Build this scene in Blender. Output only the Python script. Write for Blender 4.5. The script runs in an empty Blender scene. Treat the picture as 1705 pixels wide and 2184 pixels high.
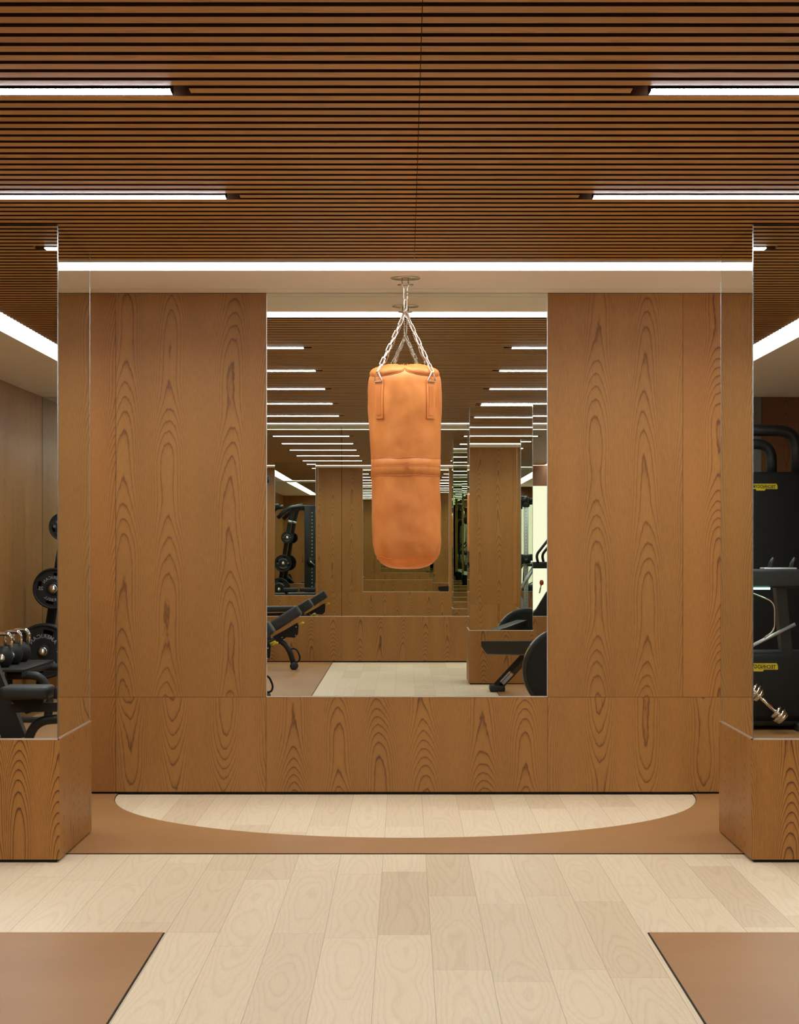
import bpy, bmesh, math, random
from mathutils import Vector, Matrix, noise
S = bpy.context.scene
COL = S.collection
PI = math.pi
random.seed(7)

# ------------------------------------------------------------------ camera
CAMZ = 1.25
cam_d = bpy.data.cameras.new('camera')
cam_d.sensor_fit = 'HORIZONTAL'
cam_d.sensor_width = 36.0
cam_d.lens = 4100.0 / 1705.0 * 36.0
cam_d.shift_x = -12.5 / 1705.0
cam_d.shift_y = 71.0 / 1705.0
cam_d.clip_start = 0.05
cam_d.clip_end = 100
cam = bpy.data.objects.new('camera', cam_d)
cam.location = (0, 0, CAMZ)
cam.rotation_euler = (PI / 2, 0, 0)
COL.objects.link(cam)
S.camera = cam

# ------------------------------------------------------------------ world, exposure, light levels
w = bpy.data.worlds.new('world'); S.world = w
w.use_nodes = True
w.node_tree.nodes['Background'].inputs[0].default_value = (1.0, 0.95, 0.9, 1)
w.node_tree.nodes['Background'].inputs[1].default_value = 0.0
S.view_settings.view_transform = 'Standard'
S.view_settings.look = 'None'
S.view_settings.gamma = 1.0
S.view_settings.use_curve_mapping = False
S.view_settings.exposure = 0.90
LAMP = (0.92, 1.0, 1.08)
STRIP_POWER = 26.0
COVE_POWER = 9.0
WINDOW_POWER = 0.75
cy = S.cycles
cy.max_bounces = 16
cy.glossy_bounces = 12
cy.diffuse_bounces = 4
cy.transmission_bounces = 4
cy.sample_clamp_indirect = 6.0
cy.caustics_reflective = True
cy.blur_glossy = 0.5
cy.use_denoising = True

# ------------------------------------------------------------------ measures of the room (metres)
CEIL = 2.515            # underside of the slats
YB = 9.633              # face of the back wall
YF = -1.25              # face of the wall behind the photographer
XL, XR = -3.1, 4.2
BASE = 0.489            # top of the oak plinths
PIL_Y0, PIL_Y1 = 7.57, 8.35

# ------------------------------------------------------------------ node helpers
def new_mat(name):
    m = bpy.data.materials.new(name); m.use_nodes = True
    nt = m.node_tree
    return m, nt, nt.nodes['Principled BSDF']

def nd(nt, typ, **kw):
    n = nt.nodes.new(typ)
    for k, v in kw.items(): setattr(n, k, v)
    return n

def mth(nt, op, a, b=None, c=None, clamp=False):
    n = nt.nodes.new('ShaderNodeMath'); n.operation = op; n.use_clamp = clamp
    for i, v in enumerate((a, b, c)):
        if v is None: continue
        if isinstance(v, (int, float)): n.inputs[i].default_value = v
        else: nt.links.new(v, n.inputs[i])
    return n.outputs[0]

def vec(nt, x, y, z):
    n = nt.nodes.new('ShaderNodeCombineXYZ')
    for i, v in enumerate((x, y, z)):
        if isinstance(v, (int, float)): n.inputs[i].default_value = v
        else: nt.links.new(v, n.inputs[i])
    return n.outputs[0]

def noise_tex(nt, v, scale=1.0, detail=2.0, rough=0.5):
    n = nt.nodes.new('ShaderNodeTexNoise')
    n.inputs['Scale'].default_value = scale
    n.inputs['Detail'].default_value = detail
    n.inputs['Roughness'].default_value = rough
    nt.links.new(v, n.inputs['Vector'])
    return n.outputs['Fac']

def ramp(nt, fac, stops):
    n = nt.nodes.new('ShaderNodeValToRGB')
    cr = n.color_ramp
    while len(cr.elements) < len(stops): cr.elements.new(0.5)
    for e, (p, c) in zip(cr.elements, stops):
        e.position = p; e.color = (c[0], c[1], c[2], 1)
    nt.links.new(fac, n.inputs[0])
    return n.outputs[0]

def mix(nt, fac, a, b, mode='MIX'):
    n = nt.nodes.new('ShaderNodeMix'); n.data_type = 'RGBA'; n.blend_type = mode
    if isinstance(fac, (int, float)): n.inputs[0].default_value = fac
    else: nt.links.new(fac, n.inputs[0])
    for i, v in ((6, a), (7, b)):
        if isinstance(v, tuple): n.inputs[i].default_value = (v[0], v[1], v[2], 1)
        else: nt.links.new(v, n.inputs[i])
    return n.outputs[2]

def lin(r, g, b):
    f = lambda c: (c / 255 / 12.92) if c / 255 <= 0.04045 else ((c / 255 + 0.055) / 1.055) ** 2.4
    return (f(r), f(g), f(b))

def xyz(nt):
    tc = nt.nodes.new('ShaderNodeTexCoord')
    sp = nt.nodes.new('ShaderNodeSeparateXYZ')
    nt.links.new(tc.outputs['Object'], sp.inputs[0])
    return sp.outputs[0], sp.outputs[1], sp.outputs[2]

def oak(name, axis='Z', light=lin(161, 112, 56), dark=lin(94, 56, 22), seed=0.0, leaf=0.262, contrast=1.0,
        rise=7.5, swing=2.6, bow=640.0, rough=0.42, flip=1.0, shift=0.0):
    """Slip-matched veneer: in every leaf the rings are level lines of a bowed sheet, arches in the middle, straight grain outside."""
    m, nt, b = new_mat(name)
    x, y, z = xyz(nt)
    if axis == 'Z': a, c = z, mth(nt, 'ADD', x, y)
    elif axis == 'X': a, c = x, mth(nt, 'ADD', y, z)
    else: a, c = y, mth(nt, 'ADD', x, z)
    a = mth(nt, 'ADD', a, seed * 3.17)
    c = mth(nt, 'ADD', c, shift)
    u = mth(nt, 'DIVIDE', c, leaf)
    idx = mth(nt, 'FLOOR', u)
    cl = mth(nt, 'MULTIPLY', mth(nt, 'SUBTRACT', mth(nt, 'SUBTRACT', u, idx), 0.5), leaf)
    slip = mth(nt, 'MULTIPLY', idx, 0.17)
    wnl = nd(nt, 'ShaderNodeTexWhiteNoise', noise_dimensions='1D'); nt.links.new(mth(nt, 'ADD', idx, seed + 0.37), wnl.inputs['W'])
    cl = mth(nt, 'ADD', cl, mth(nt, 'MULTIPLY', mth(nt, 'SUBTRACT', wnl.outputs['Value'], 0.5), 0.07))
    # the middle of the leaf wanders a little along the grain
    wob = noise_tex(nt, vec(nt, mth(nt, 'MULTIPLY', a, 1.3), mth(nt, 'ADD', slip, seed), 3.3), 1.0, 1.0)
    cl = mth(nt, 'ADD', cl, mth(nt, 'MULTIPLY', mth(nt, 'SUBTRACT', wob, 0.5), 0.075))
    n1 = noise_tex(nt, vec(nt, mth(nt, 'MULTIPLY', a, 1.15), mth(nt, 'ADD', mth(nt, 'MULTIPLY', slip, 0.6), seed * 1.7), 9.1), 1.0, 1.5)
    n2 = noise_tex(nt, vec(nt, mth(nt, 'MULTIPLY', c, 9.0), mth(nt, 'MULTIPLY', a, 1.6), seed + 4.0), 1.0, 2.0)
    n3 = noise_tex(nt, vec(nt, mth(nt, 'MULTIPLY', c, 110.0), mth(nt, 'MULTIPLY', a, 26.0), seed), 1.0, 1.0)
    F = mth(nt, 'MULTIPLY', mth(nt, 'MULTIPLY', cl, cl), bow)
    burst = mth(nt, 'MULTIPLY', mth(nt, 'SINE', mth(nt, 'MULTIPLY', mth(nt, 'ADD', a, slip), 9.6)), rise * 0.092)
    F = mth(nt, 'ADD', F, mth(nt, 'MULTIPLY', burst, flip))
    F = mth(nt, 'ADD', F, mth(nt, 'MULTIPLY', mth(nt, 'SUBTRACT', n1, 0.5), swing * 2.2))
    F = mth(nt, 'ADD', F, mth(nt, 'MULTIPLY', a, rise * flip))
    F = mth(nt, 'ADD', F, mth(nt, 'MULTIPLY', n2, 2.1))
    F = mth(nt, 'ADD', F, mth(nt, 'MULTIPLY', n3, 0.22))
    fr = mth(nt, 'FRACT', F)
    line = ramp(nt, fr, [(0.0, (.2,) * 3), (0.07, (0,) * 3), (0.6, (.03,) * 3), (0.80, (.25,) * 3), (0.93, (1,) * 3), (1.0, (.2,) * 3)])
    # grain lines are strong in the arches, fine and faint in the straight grain
    ac = mth(nt, 'ABSOLUTE', cl)
    fade = mth(nt, 'SUBTRACT', 1.15, mth(nt, 'MULTIPLY', ac, 9.0), clamp=True)
    fade = mth(nt, 'ADD', 0.3, mth(nt, 'MULTIPLY', fade, 0.7))
    line = mth(nt, 'MULTIPLY', mth(nt, 'MULTIPLY', line, fade), 0.72 * contrast, clamp=True)
    pores = noise_tex(nt, vec(nt, mth(nt, 'MULTIPLY', c, 420.0), mth(nt, 'MULTIPLY', a, 22.0), seed + 1), 1.0, 2.0, 0.6)
    pores = mth(nt, 'MULTIPLY', mth(nt, 'SUBTRACT', pores, 0.5), 0.75)
    big = noise_tex(nt, vec(nt, mth(nt, 'MULTIPLY', c, 5.0), mth(nt, 'MULTIPLY', a, 0.9), seed + 2), 1.0, 2.0)
    fac = mth(nt, 'ADD', line, mth(nt, 'MULTIPLY', pores, 1.0))
    fac = mth(nt, 'ADD', fac, mth(nt, 'MULTIPLY', mth(nt, 'SUBTRACT', big, 0.5), 0.45))
    fac = mth(nt, 'ADD', fac, 0.12, clamp=True)
    colr = mix(nt, fac, light, dark)
    nt.links.new(colr, b.inputs['Base Color'])
    b.inputs['Roughness'].default_value = rough
    b.inputs['Specular IOR Level'].default_value = 0.35
    bp = nd(nt, 'ShaderNodeBump'); bp.inputs['Strength'].default_value = 0.06; bp.inputs['Distance'].default_value = 0.002
    nt.links.new(mth(nt, 'SUBTRACT', 1.0, fac), bp.inputs['Height'])
    nt.links.new(bp.outputs[0], b.inputs['Normal'])
    return m

def slat_oak():
    m, nt, b = new_mat('slat_oak')
    x, y, z = xyz(nt)
    half = mth(nt, 'GREATER_THAN', x, 0.04)
    row = mth(nt, 'FLOOR', mth(nt, 'DIVIDE', mth(nt, 'SUBTRACT', y, 6.97 - 0.045 - 90.0), 0.09))
    key = mth(nt, 'ADD', mth(nt, 'MULTIPLY', row, 2.0), half)
    wn = nd(nt, 'ShaderNodeTexWhiteNoise', noise_dimensions='1D'); nt.links.new(key, wn.inputs['W'])
    r = wn.outputs['Value']
    off = mth(nt, 'MULTIPLY', r, 37.0)
    yl = mth(nt, 'FRACT', mth(nt, 'DIVIDE', mth(nt, 'SUBTRACT', y, 6.97 - 0.045 - 90.0), 0.09))
    a = mth(nt, 'ADD', x, off)
    n1 = noise_tex(nt, vec(nt, mth(nt, 'MULTIPLY', a, 1.7), off, 0.0), 1.0, 2.0)
    cc = mth(nt, 'SUBTRACT', yl, mth(nt, 'ADD', 0.1, mth(nt, 'MULTIPLY', r, 0.9)))
    F = mth(nt, 'ADD', mth(nt, 'MULTIPLY', mth(nt, 'MULTIPLY', cc, cc), 9.0), mth(nt, 'MULTIPLY', n1, 7.0))
    F = mth(nt, 'ADD', F, mth(nt, 'MULTIPLY', noise_tex(nt, vec(nt, mth(nt, 'MULTIPLY', a, 22.0), mth(nt, 'MULTIPLY', y, 120.0), off), 1.0, 1.0), 0.25))
    fr = mth(nt, 'FRACT', F)
    line = ramp(nt, fr, [(0.0, (.1,) * 3), (0.15, (0,) * 3), (0.6, (.1,) * 3), (0.92, (.85,) * 3), (1.0, (.1,) * 3)])
    pores = noise_tex(nt, vec(nt, mth(nt, 'MULTIPLY', a, 14.0), mth(nt, 'MULTIPLY', y, 420.0), off), 1.0, 2.0, 0.6)
    fac = mth(nt, 'ADD', mth(nt, 'MULTIPLY', line, 0.5), mth(nt, 'MULTIPLY', mth(nt, 'SUBTRACT', pores, 0.5), 0.6))
    fac = mth(nt, 'ADD', fac, mth(nt, 'ADD', 0.05, mth(nt, 'MULTIPLY', r, 0.22)), clamp=True)
    colr = mix(nt, fac, lin(196, 144, 76), lin(120, 76, 32))
    nt.links.new(colr, b.inputs['Base Color'])
    b.inputs['Roughness'].default_value = 0.45
    b.inputs['Specular IOR Level'].default_value = 0.3
    return m

def plank_floor():
    m, nt, b = new_mat('plank_floor')
    x, y, z = xyz(nt)
    W, L = 0.1706, 1.19
    u = mth(nt, 'DIVIDE', mth(nt, 'ADD', x, 0.089 + 20 * W), W)
    col = mth(nt, 'FLOOR', u)
    xu = mth(nt, 'SUBTRACT', mth(nt, 'SUBTRACT', u, col), 0.5)
    wn = nd(nt, 'ShaderNodeTexWhiteNoise', noise_dimensions='1D'); nt.links.new(mth(nt, 'ADD', col, 0.5), wn.inputs['W'])
    v = mth(nt, 'ADD', mth(nt, 'DIVIDE', mth(nt, 'ADD', y, 20.0), L), wn.outputs['Value'])
    row = mth(nt, 'FLOOR', v)
    yv = mth(nt, 'SUBTRACT', v, row)
    wn2 = nd(nt, 'ShaderNodeTexWhiteNoise', noise_dimensions='2D')
    nt.links.new(vec(nt, mth(nt, 'ADD', col, 0.5), mth(nt, 'ADD', row, 0.5), 0.0), wn2.inputs['Vector'])
    r = wn2.outputs['Value']
    off = mth(nt, 'MULTIPLY', r, 53.0)
    a = mth(nt, 'ADD', y, off)
    n1 = noise_tex(nt, vec(nt, mth(nt, 'MULTIPLY', a, 1.1), off, 0.0), 1.0, 1.0)
    n2 = noise_tex(nt, vec(nt, mth(nt, 'MULTIPLY', x, 9.0), mth(nt, 'MULTIPLY', a, 1.3), off), 1.0, 2.0)
    F = mth(nt, 'ADD', mth(nt, 'MULTIPLY', mth(nt, 'MULTIPLY', xu, xu), 14.0), mth(nt, 'MULTIPLY', n1, 9.0))
    F = mth(nt, 'ADD', F, mth(nt, 'MULTIPLY', n2, 4.0))
    fr = mth(nt, 'FRACT', F)
    line = ramp(nt, fr, [(0.0, (.2,) * 3), (0.2, (0,) * 3), (0.6, (.1,) * 3), (0.9, (.8,) * 3), (1.0, (.2,) * 3)])
    pores = noise_tex(nt, vec(nt, mth(nt, 'MULTIPLY', x, 300.0), mth(nt, 'MULTIPLY', a, 16.0), off), 1.0, 2.0)
    fac = mth(nt, 'ADD', mth(nt, 'MULTIPLY', line, 0.22), mth(nt, 'MULTIPLY', mth(nt, 'SUBTRACT', pores, 0.5), 0.4))
    fac = mth(nt, 'ADD', fac, mth(nt, 'ADD', 0.06, mth(nt, 'MULTIPLY', mth(nt, 'MULTIPLY', r, r), 0.36)), clamp=True)
    colr = mix(nt, fac, lin(240, 219, 183), lin(188, 157, 118))
    ex = mth(nt, 'GREATER_THAN', mth(nt, 'ABSOLUTE', xu), 0.4935)
    ey = mth(nt, 'LESS_THAN', yv, 0.0022)
    seam = mth(nt, 'MULTIPLY', mth(nt, 'MAXIMUM', ex, ey), 0.42)
    colr = mix(nt, seam, colr, lin(110, 84, 56))
    nt.links.new(colr, b.inputs['Base Color'])
    b.inputs['Roughness'].default_value = 0.4
    b.inputs['Specular IOR Level'].default_value = 0.3
    return m

def mottled(name, c1, c2, scale=6.0, rough=0.5, spec=0.4, bump=0.0, bscale=300.0, metal=0.0, detail=3.0):
    m, nt, b = new_mat(name)
    tc = nd(nt, 'ShaderNodeTexCoord')
    f = noise_tex(nt, tc.outputs['Object'], scale, detail, 0.55)
    f = ramp(nt, f, [(0.3, (0, 0, 0)), (0.7, (1, 1, 1))])
    nt.links.new(mix(nt, f, c1, c2), b.inputs['Base Color'])
    b.inputs['Roughness'].default_value = rough
    b.inputs['Specular IOR Level'].default_value = spec
    b.inputs['Metallic'].default_value = metal
    if bump:
        bp = nd(nt, 'ShaderNodeBump'); bp.inputs['Strength'].default_value = bump; bp.inputs['Distance'].default_value = 0.001
        nt.links.new(noise_tex(nt, tc.outputs['Object'], bscale, 3.0), bp.inputs['Height'])
        nt.links.new(bp.outputs[0], b.inputs['Normal'])
    return m

def metal(name, c, rough, m_=1.0):
    m, nt, b = new_mat(name)
    tc = nd(nt, 'ShaderNodeTexCoord')
    f = noise_tex(nt, tc.outputs['Object'], 40.0, 2.0)
    nt.links.new(mth(nt, 'ADD', rough * 0.8, mth(nt, 'MULTIPLY', f, rough * 0.4)), b.inputs['Roughness'])
    b.inputs['Base Color'].default_value = (*c, 1)
    b.inputs['Metallic'].default_value = m_
    return m

def glow(name, c, power):
    m, nt, b = new_mat(name)
    nt.nodes.remove(b)
    e = nd(nt, 'ShaderNodeEmission'); e.inputs[0].default_value = (*c, 1); e.inputs[1].default_value = power
    nt.links.new(e.outputs[0], nt.nodes['Material Output'].inputs[0])
    return m

M = {}
M['oak'] = oak('oak_veneer', seed=1.0, shift=0.055)
M['oak_right'] = oak('oak_veneer_right', seed=1.35, shift=0.055 - 0.01)
M['oak_red'] = oak('oak_veneer_red', seed=5.0, light=lin(164, 111, 55), dark=lin(98, 56, 22), contrast=1.3, rise=12.0, leaf=0.30, shift=0.06)
M['oak_base'] = oak('oak_veneer_base', seed=8.3, flip=-1.0, contrast=1.1, rise=8.0, light=lin(164, 114, 57), shift=0.03)
M['oak_base_mid'] = oak('oak_veneer_base_mid', seed=3.1, contrast=1.2, rise=13.0, leaf=0.235, light=lin(162, 112, 55), shift=0.0)
M['oak_pillar'] = oak('oak_veneer_pillar', seed=6.6, contrast=1.6, rise=14.0, leaf=0.125, bow=1500.0, light=lin(170, 116, 52), dark=lin(88, 50, 18))
M['oak_dark'] = oak('oak_veneer_dark', seed=2.2, light=lin(120, 74, 40), dark=lin(78, 44, 22))
M['slat'] = slat_oak()
M['slat_edge'] = mottled('stained_slat_edge', lin(66, 36, 15), lin(54, 29, 12), 30.0, 0.6, 0.2)  # slat wood with the shade of the gaps put into its colour
M['floor'] = plank_floor()
M['mat'] = mottled('brown_rubber', lin(170, 124, 76), lin(160, 114, 68), 1.7, 0.48, 0.35, 0.05, 160)
M['seam'] = mottled('black_seam', (0.012, 0.010, 0.008), (0.02, 0.016, 0.012), 9, 0.7, 0.2)
M['white'] = mottled('white_plaster', lin(240, 231, 219), lin(236, 227, 214), 3.0, 0.7, 0.2)
M['gap'] = mottled('dark_backing', (0.018, 0.010, 0.006), (0.026, 0.015, 0.008), 3.0, 0.9, 0.05)
M['strip'] = glow('strip_diffuser', LAMP, STRIP_POWER)
M['cove'] = glow('cove_diffuser', LAMP, COVE_POWER)
M['pane'] = glow('backlit_frosted_glass', (1.0, 0.94, 0.76), WINDOW_POWER)
M['green_led'] = glow('green_led', (0.45, 1.0, 0.75), 3.0)
M['mirror'] = metal('mirror_silver', (0.83, 0.86, 0.79), 0.0)
M['mirror'].node_tree.nodes['Principled BSDF'].inputs['Roughness'].default_value = 0.0
for l in list(M['mirror'].node_tree.links):
    if l.to_socket.name == 'Roughness': M['mirror'].node_tree.links.remove(l)
M['trim'] = metal('pale_aluminium', (0.86, 0.80, 0.72), 0.35)
M['chrome'] = metal('chrome', (0.82, 0.81, 0.78), 0.08)
M['corner'] = metal('dark_bevelled_edge', (0.42, 0.47, 0.46), 0.22)
M['steel'] = metal('nickel_steel', (0.72, 0.68, 0.62), 0.22)
M['silver'] = metal('silver_paint', (0.62, 0.66, 0.66), 0.4, 0.6)
M['black'] = mottled('black_powder_coat', (0.006, 0.006, 0.006), (0.009, 0.009, 0.009), 20, 0.42, 0.28, 0.05, 900)
M['charcoal'] = mottled('charcoal_frame', (0.015, 0.016, 0.016), (0.020, 0.021, 0.021), 20, 0.4, 0.38)
M['vinyl'] = mottled('black_vinyl', (0.019, 0.020, 0.021), (0.025, 0.026, 0.027), 15, 0.5, 0.4, 0.1, 700)
M['rubber'] = mottled('black_rubber', (0.010, 0.010, 0.010), (0.015, 0.015, 0.015), 30, 0.5, 0.4)
M['yellow'] = mottled('yellow_plastic', (0.75, 0.58, 0.02), (0.70, 0.52, 0.02), 10, 0.4, 0.4)
M['print'] = mottled('grey_print', (0.30, 0.30, 0.30), (0.34, 0.34, 0.34), 10, 0.6, 0.2)
M['ink'] = mottled('black_ink', (0.01, 0.01, 0.01), (0.012, 0.012, 0.012), 10, 0.6, 0.2)
M['paper'] = mottled('pale_sticker', (0.55, 0.56, 0.58), (0.5, 0.5, 0.52), 10, 0.6, 0.2)
M['orange_print'] = mottled('orange_print', (0.6, 0.2, 0.03), (0.6, 0.2, 0.03), 10, 0.6, 0.2)
M['red'] = mottled('red_knob', (0.55, 0.05, 0.03), (0.5, 0.04, 0.03), 10, 0.4, 0.4)
M['leather'] = mottled('tan_leather', lin(222, 139, 70), lin(199, 116, 53), 7.5, 0.45, 0.35, 0.18, 260, detail=4.0)
M['leather_strap'] = mottled('tan_leather_strap', lin(206, 122, 58), lin(192, 110, 48), 16, 0.45, 0.35, 0.15, 260)
M['leather_base'] = mottled('deep_orange_leather', lin(232, 134, 48), lin(214, 116, 38), 9, 0.4, 0.4, 0.12, 260)
M['window_frame'] = mottled('grey_frame', lin(120, 118, 110), lin(112, 110, 102), 8, 0.5, 0.3)

# ------------------------------------------------------------------ mesh helpers
def fillet(pts, r, n=6):
    pts = [Vector(p) for p in pts]
    out = [pts[0]]
    for i in range(1, len(pts) - 1):
        p, a, b = pts[i], pts[i - 1], pts[i + 1]
        da, db = (a - p), (b - p)
        rr = min(r, da.length * 0.49, db.length * 0.49)
        p0, p1 = p + da.normalized() * rr, p + db.normalized() * rr
        for k in range(n + 1):
            t = k / n
            out.append(p0 * (1 - t) ** 2 + p * 2 * t * (1 - t) + p1 * t * t)
    out.append(pts[-1])
    return out

class MB:
    def __init__(self): self.bm = bmesh.new()
    def _face(self, vs, smooth=False):
        try:
            f = self.bm.faces.new(vs); f.smooth = smooth; return f
        except ValueError: return None
    def box(self, x0, x1, y0, y1, z0, z1, bevel=0.0, mat=None, seg=2):
        t = bmesh.new()
        bmesh.ops.create_cube(t, size=1.0)
        bmesh.ops.scale(t, vec=(abs(x1 - x0), abs(y1 - y0), abs(z1 - z0)), verts=t.verts)
        if bevel: bmesh.ops.bevel(t, geom=list(t.edges), offset=bevel, segments=seg, profile=0.6, affect='EDGES')
        mm = Matrix.Translation(((x0 + x1) / 2, (y0 + y1) / 2, (z0 + z1) / 2))
        if mat is not None: mm = mat @ mm
        self.merge(t, mm, smooth=bool(bevel))
        return self
    def merge(self, t, mm=None, smooth=None):
        if mm is not None: bmesh.ops.transform(t, matrix=mm, verts=t.verts)
        vm = {}
        for v in t.verts: vm[v] = self.bm.verts.new(v.co)
        for f in t.faces:
            self._face([vm[v] for v in f.verts], f.smooth if smooth is None else smooth)
        t.free()
    def tube(self, pts, r, n=10, closed=False, sq=None):
        """Round tube along PTS; sq=(w,h) makes it a rectangular bar instead."""
        pts = [Vector(p) for p in pts]
        N = len(pts)
        tang = []
        for i in range(N):
            if closed: d = pts[(i + 1) % N] - pts[i - 1]
            else: d = pts[min(i + 1, N - 1)] - pts[max(i - 1, 0)]
            tang.append(d.normalized())
        up = Vector((0, 0, 1)) if abs(tang[0].z) < 0.9 else Vector((0, 1, 0))
        nrm = (up - tang[0] * up.dot(tang[0])).normalized()
        rings = []
        for i in range(N):
            nrm = (nrm - tang[i] * nrm.dot(tang[i])).normalized()
            bn = tang[i].cross(nrm)
            rr = r[i] if isinstance(r, (list, tuple)) else r
            if sq:
                w_, h_ = sq[0] / 2, sq[1] / 2
                ring = [pts[i] + bn * a + nrm * b for a, b in ((-w_, -h_), (w_, -h_), (w_, h_), (-w_, h_))]
            else:
                ring = [pts[i] + nrm * math.cos(2 * PI * k / n) * rr + bn * math.sin(2 * PI * k / n) * rr for k in range(n)]
            rings.append([self.bm.verts.new(p) for p in ring])
        m_ = len(rings[0])
        for i in range(N if closed else N - 1):
            A, B = rings[i], rings[(i + 1) % N]
            for k in range(m_): self._face((A[k], A[(k + 1) % m_], B[(k + 1) % m_], B[k]), not sq)
        if not closed:
            self._face(list(reversed(rings[0]))); self._face(rings[-1])
        return self
    def lathe(self, prof, c, axis='Z', n=32):
        """Turn (radius, height) pairs round an axis through C."""
        c = Vector(c)
        rings = []
        for r, h in prof:
            ring = []
            for k in range(n):
                a = 2 * PI * k / n
                if axis == 'Z': p = Vector((r * math.cos(a), r * math.sin(a), h))
                elif axis == 'Y': p = Vector((r * math.cos(a), h, -r * math.sin(a)))
                else: p = Vector((h, r * math.cos(a), r * math.sin(a)))
                ring.append(self.bm.verts.new(c + p))
            rings.append(ring)
        for A, B in zip(rings, rings[1:]):
            for k in range(n): self._face((A[k], A[(k + 1) % n], B[(k + 1) % n], B[k]), True)
        self._face(list(reversed(rings[0]))); self._face(rings[-1])
        return self
    def prism(self, poly, axis, d0, d1):
        """Extrude a 2-D outline: axis 'Y' takes (x, z), 'X' takes (y, z), 'Z' takes (x, y)."""
        def P(a, b, d):
            return Vector((a, d, b)) if axis == 'Y' else Vector((d, a, b)) if axis == 'X' else Vector((a, b, d))
        A = [self.bm.verts.new(P(a, b, d0)) for a, b in poly]
        B = [self.bm.verts.new(P(a, b, d1)) for a, b in poly]
        n = len(poly)
        self._face(list(reversed(A))); self._face(B)
        for k in range(n): self._face((A[k], A[(k + 1) % n], B[(k + 1) % n], B[k]))
        return self
    def build(self, name, mat, parent=None, bevel=0.0, fix=True):
        if fix: bmesh.ops.recalc_face_normals(self.bm, faces=self.bm.faces)
        me = bpy.data.meshes.new(name)
        if parent is not None and parent.matrix_world is not None:
            off = Vector((0, 0, 0)); p = parent
            while p is not None: off += p.location; p = p.parent
            bmesh.ops.translate(self.bm, vec=-off, verts=self.bm.verts)
        self.bm.to_mesh(me); self.bm.free()
        me.materials.append(mat)
        o = bpy.data.objects.new(name, me); COL.objects.link(o)
        if parent is not None: o.parent = parent
        if bevel:
            md = o.modifiers.new('bevel', 'BEVEL'); md.width = bevel; md.segments = 2; md.limit_method = 'ANGLE'
        return o

def thing(name, label, cat, loc=(0, 0, 0), group=None):
    o = bpy.data.objects.new(name, None); o.empty_display_size = 0.05
    o.location = loc; COL.objects.link(o)
    o['label'] = label; o['category'] = cat
    if group: o['group'] = group
    return o

def tag(o, label, cat, group=None):
    o['label'] = label; o['category'] = cat
    if group: o['group'] = group
    return o

def struct(o, label=None):
    o['kind'] = 'structure'
    if label: o['label'] = label; o['category'] = o.name.split('_')[0]
    return o

def dup(root, loc, label, rotz=0.0, group=None):
    r = root.copy(); COL.objects.link(r); r.location = loc; r['label'] = label
    r.rotation_euler = (0, 0, rotz)
    if group: r['group'] = group
    for ch in list(root.children):
        c = ch.copy(); COL.objects.link(c); c.parent = r
        for g in list(ch.children):
            d = g.copy(); COL.objects.link(d); d.parent = c
    return r

def glyphs(text, size, extrude=0.0006):
    """Triangles of a line of text in its own x, y plane, and its width."""
    cu = bpy.data.curves.new('tmp', 'FONT'); cu.body = text; cu.size = size; cu.extrude = extrude; cu.offset = size * 0.018; cu.resolution_u = 3
    ob = bpy.data.objects.new('tmp', cu); COL.objects.link(ob)
    bpy.context.view_layer.update()
    me = bpy.data.meshes.new_from_object(ob.evaluated_get(bpy.context.evaluated_depsgraph_get()))
    bpy.data.objects.remove(ob); bpy.data.curves.remove(cu)
    t = bmesh.new(); t.from_mesh(me); bpy.data.meshes.remove(me)
    xs = [v.co.x for v in t.verts] or [0, 0]
    return t, min(xs), max(xs)

def face_plus_y(x, y, z, flip=True):
    """Text plane standing upright at (x, y, z), to be read from the +Y side."""
    return Matrix(((-1, 0, 0, x), (0, 0, 1, y), (0, 1, 0, z), (0, 0, 0, 1)))

def text_on(mb, text, size, x, y, z):
    t, a, b = glyphs(text, size)
    mb.merge(t, face_plus_y(x, y, z) @ Matrix.Translation((-(a + b) / 2, -size * 0.35, 0)))

def arc_text(mb, text, size, r, x, y, z, mid_deg, inward=False):
    """Letters set round a circle, read from +Y; MID_DEG is measured clockwise from 12 o'clock as the reader sees it."""
    items = [(ch, glyphs(ch, size)) for ch in text if ch != ' ']
    adv = []
    k = 0
    for ch in text:
        if ch == ' ': adv.append(size * 0.4)
        else: adv.append(items[k][1][2] - items[k][1][1] + size * 0.14); k += 1
    total = sum(adv); pos = -total / 2; k = 0
    for ch, wd in zip(text, adv):
        if ch != ' ':
            t, a, b = items[k][1]; k += 1
            s = (pos + wd / 2) / r
            if not inward:
                ang = math.radians(mid_deg) + s
                m = Matrix.Rotation(-ang, 4, 'Z') @ Matrix.Translation((-(a + b) / 2, r - size * 0.35, 0))
            else:
                ang = math.radians(mid_deg) - s
                m = Matrix.Rotation(-ang, 4, 'Z') @ Matrix.Translation((0, r, 0)) @ Matrix.Rotation(PI, 4, 'Z') @ Matrix.Translation((-(a + b) / 2, -size * 0.35, 0))
            mb.merge(t, face_plus_y(x, y, z) @ m)
        pos += wd

# ------------------------------------------------------------------ floor and floor inlays
mb = MB(); mb.box(XL, XR, YF - 0.02, YB + 0.02, -0.06, 0.0)
struct(mb.build('floor', M['floor']))

def inlay(poly, label, seam_poly):
    cx = sum(p[0] for p in poly) / len(poly); cyy = sum(p[1] for p in poly) / len(poly)
    t = MB().prism(poly, 'Z', 0.0, 0.004).build('floor_mat', M['mat'])
    tag(t, label, 'mat', 'brown rubber floor areas')
    MB().prism(seam_poly, 'Z', 0.0, 0.0022).build('edge_seam', M['seam'], t)
    return t

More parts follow.
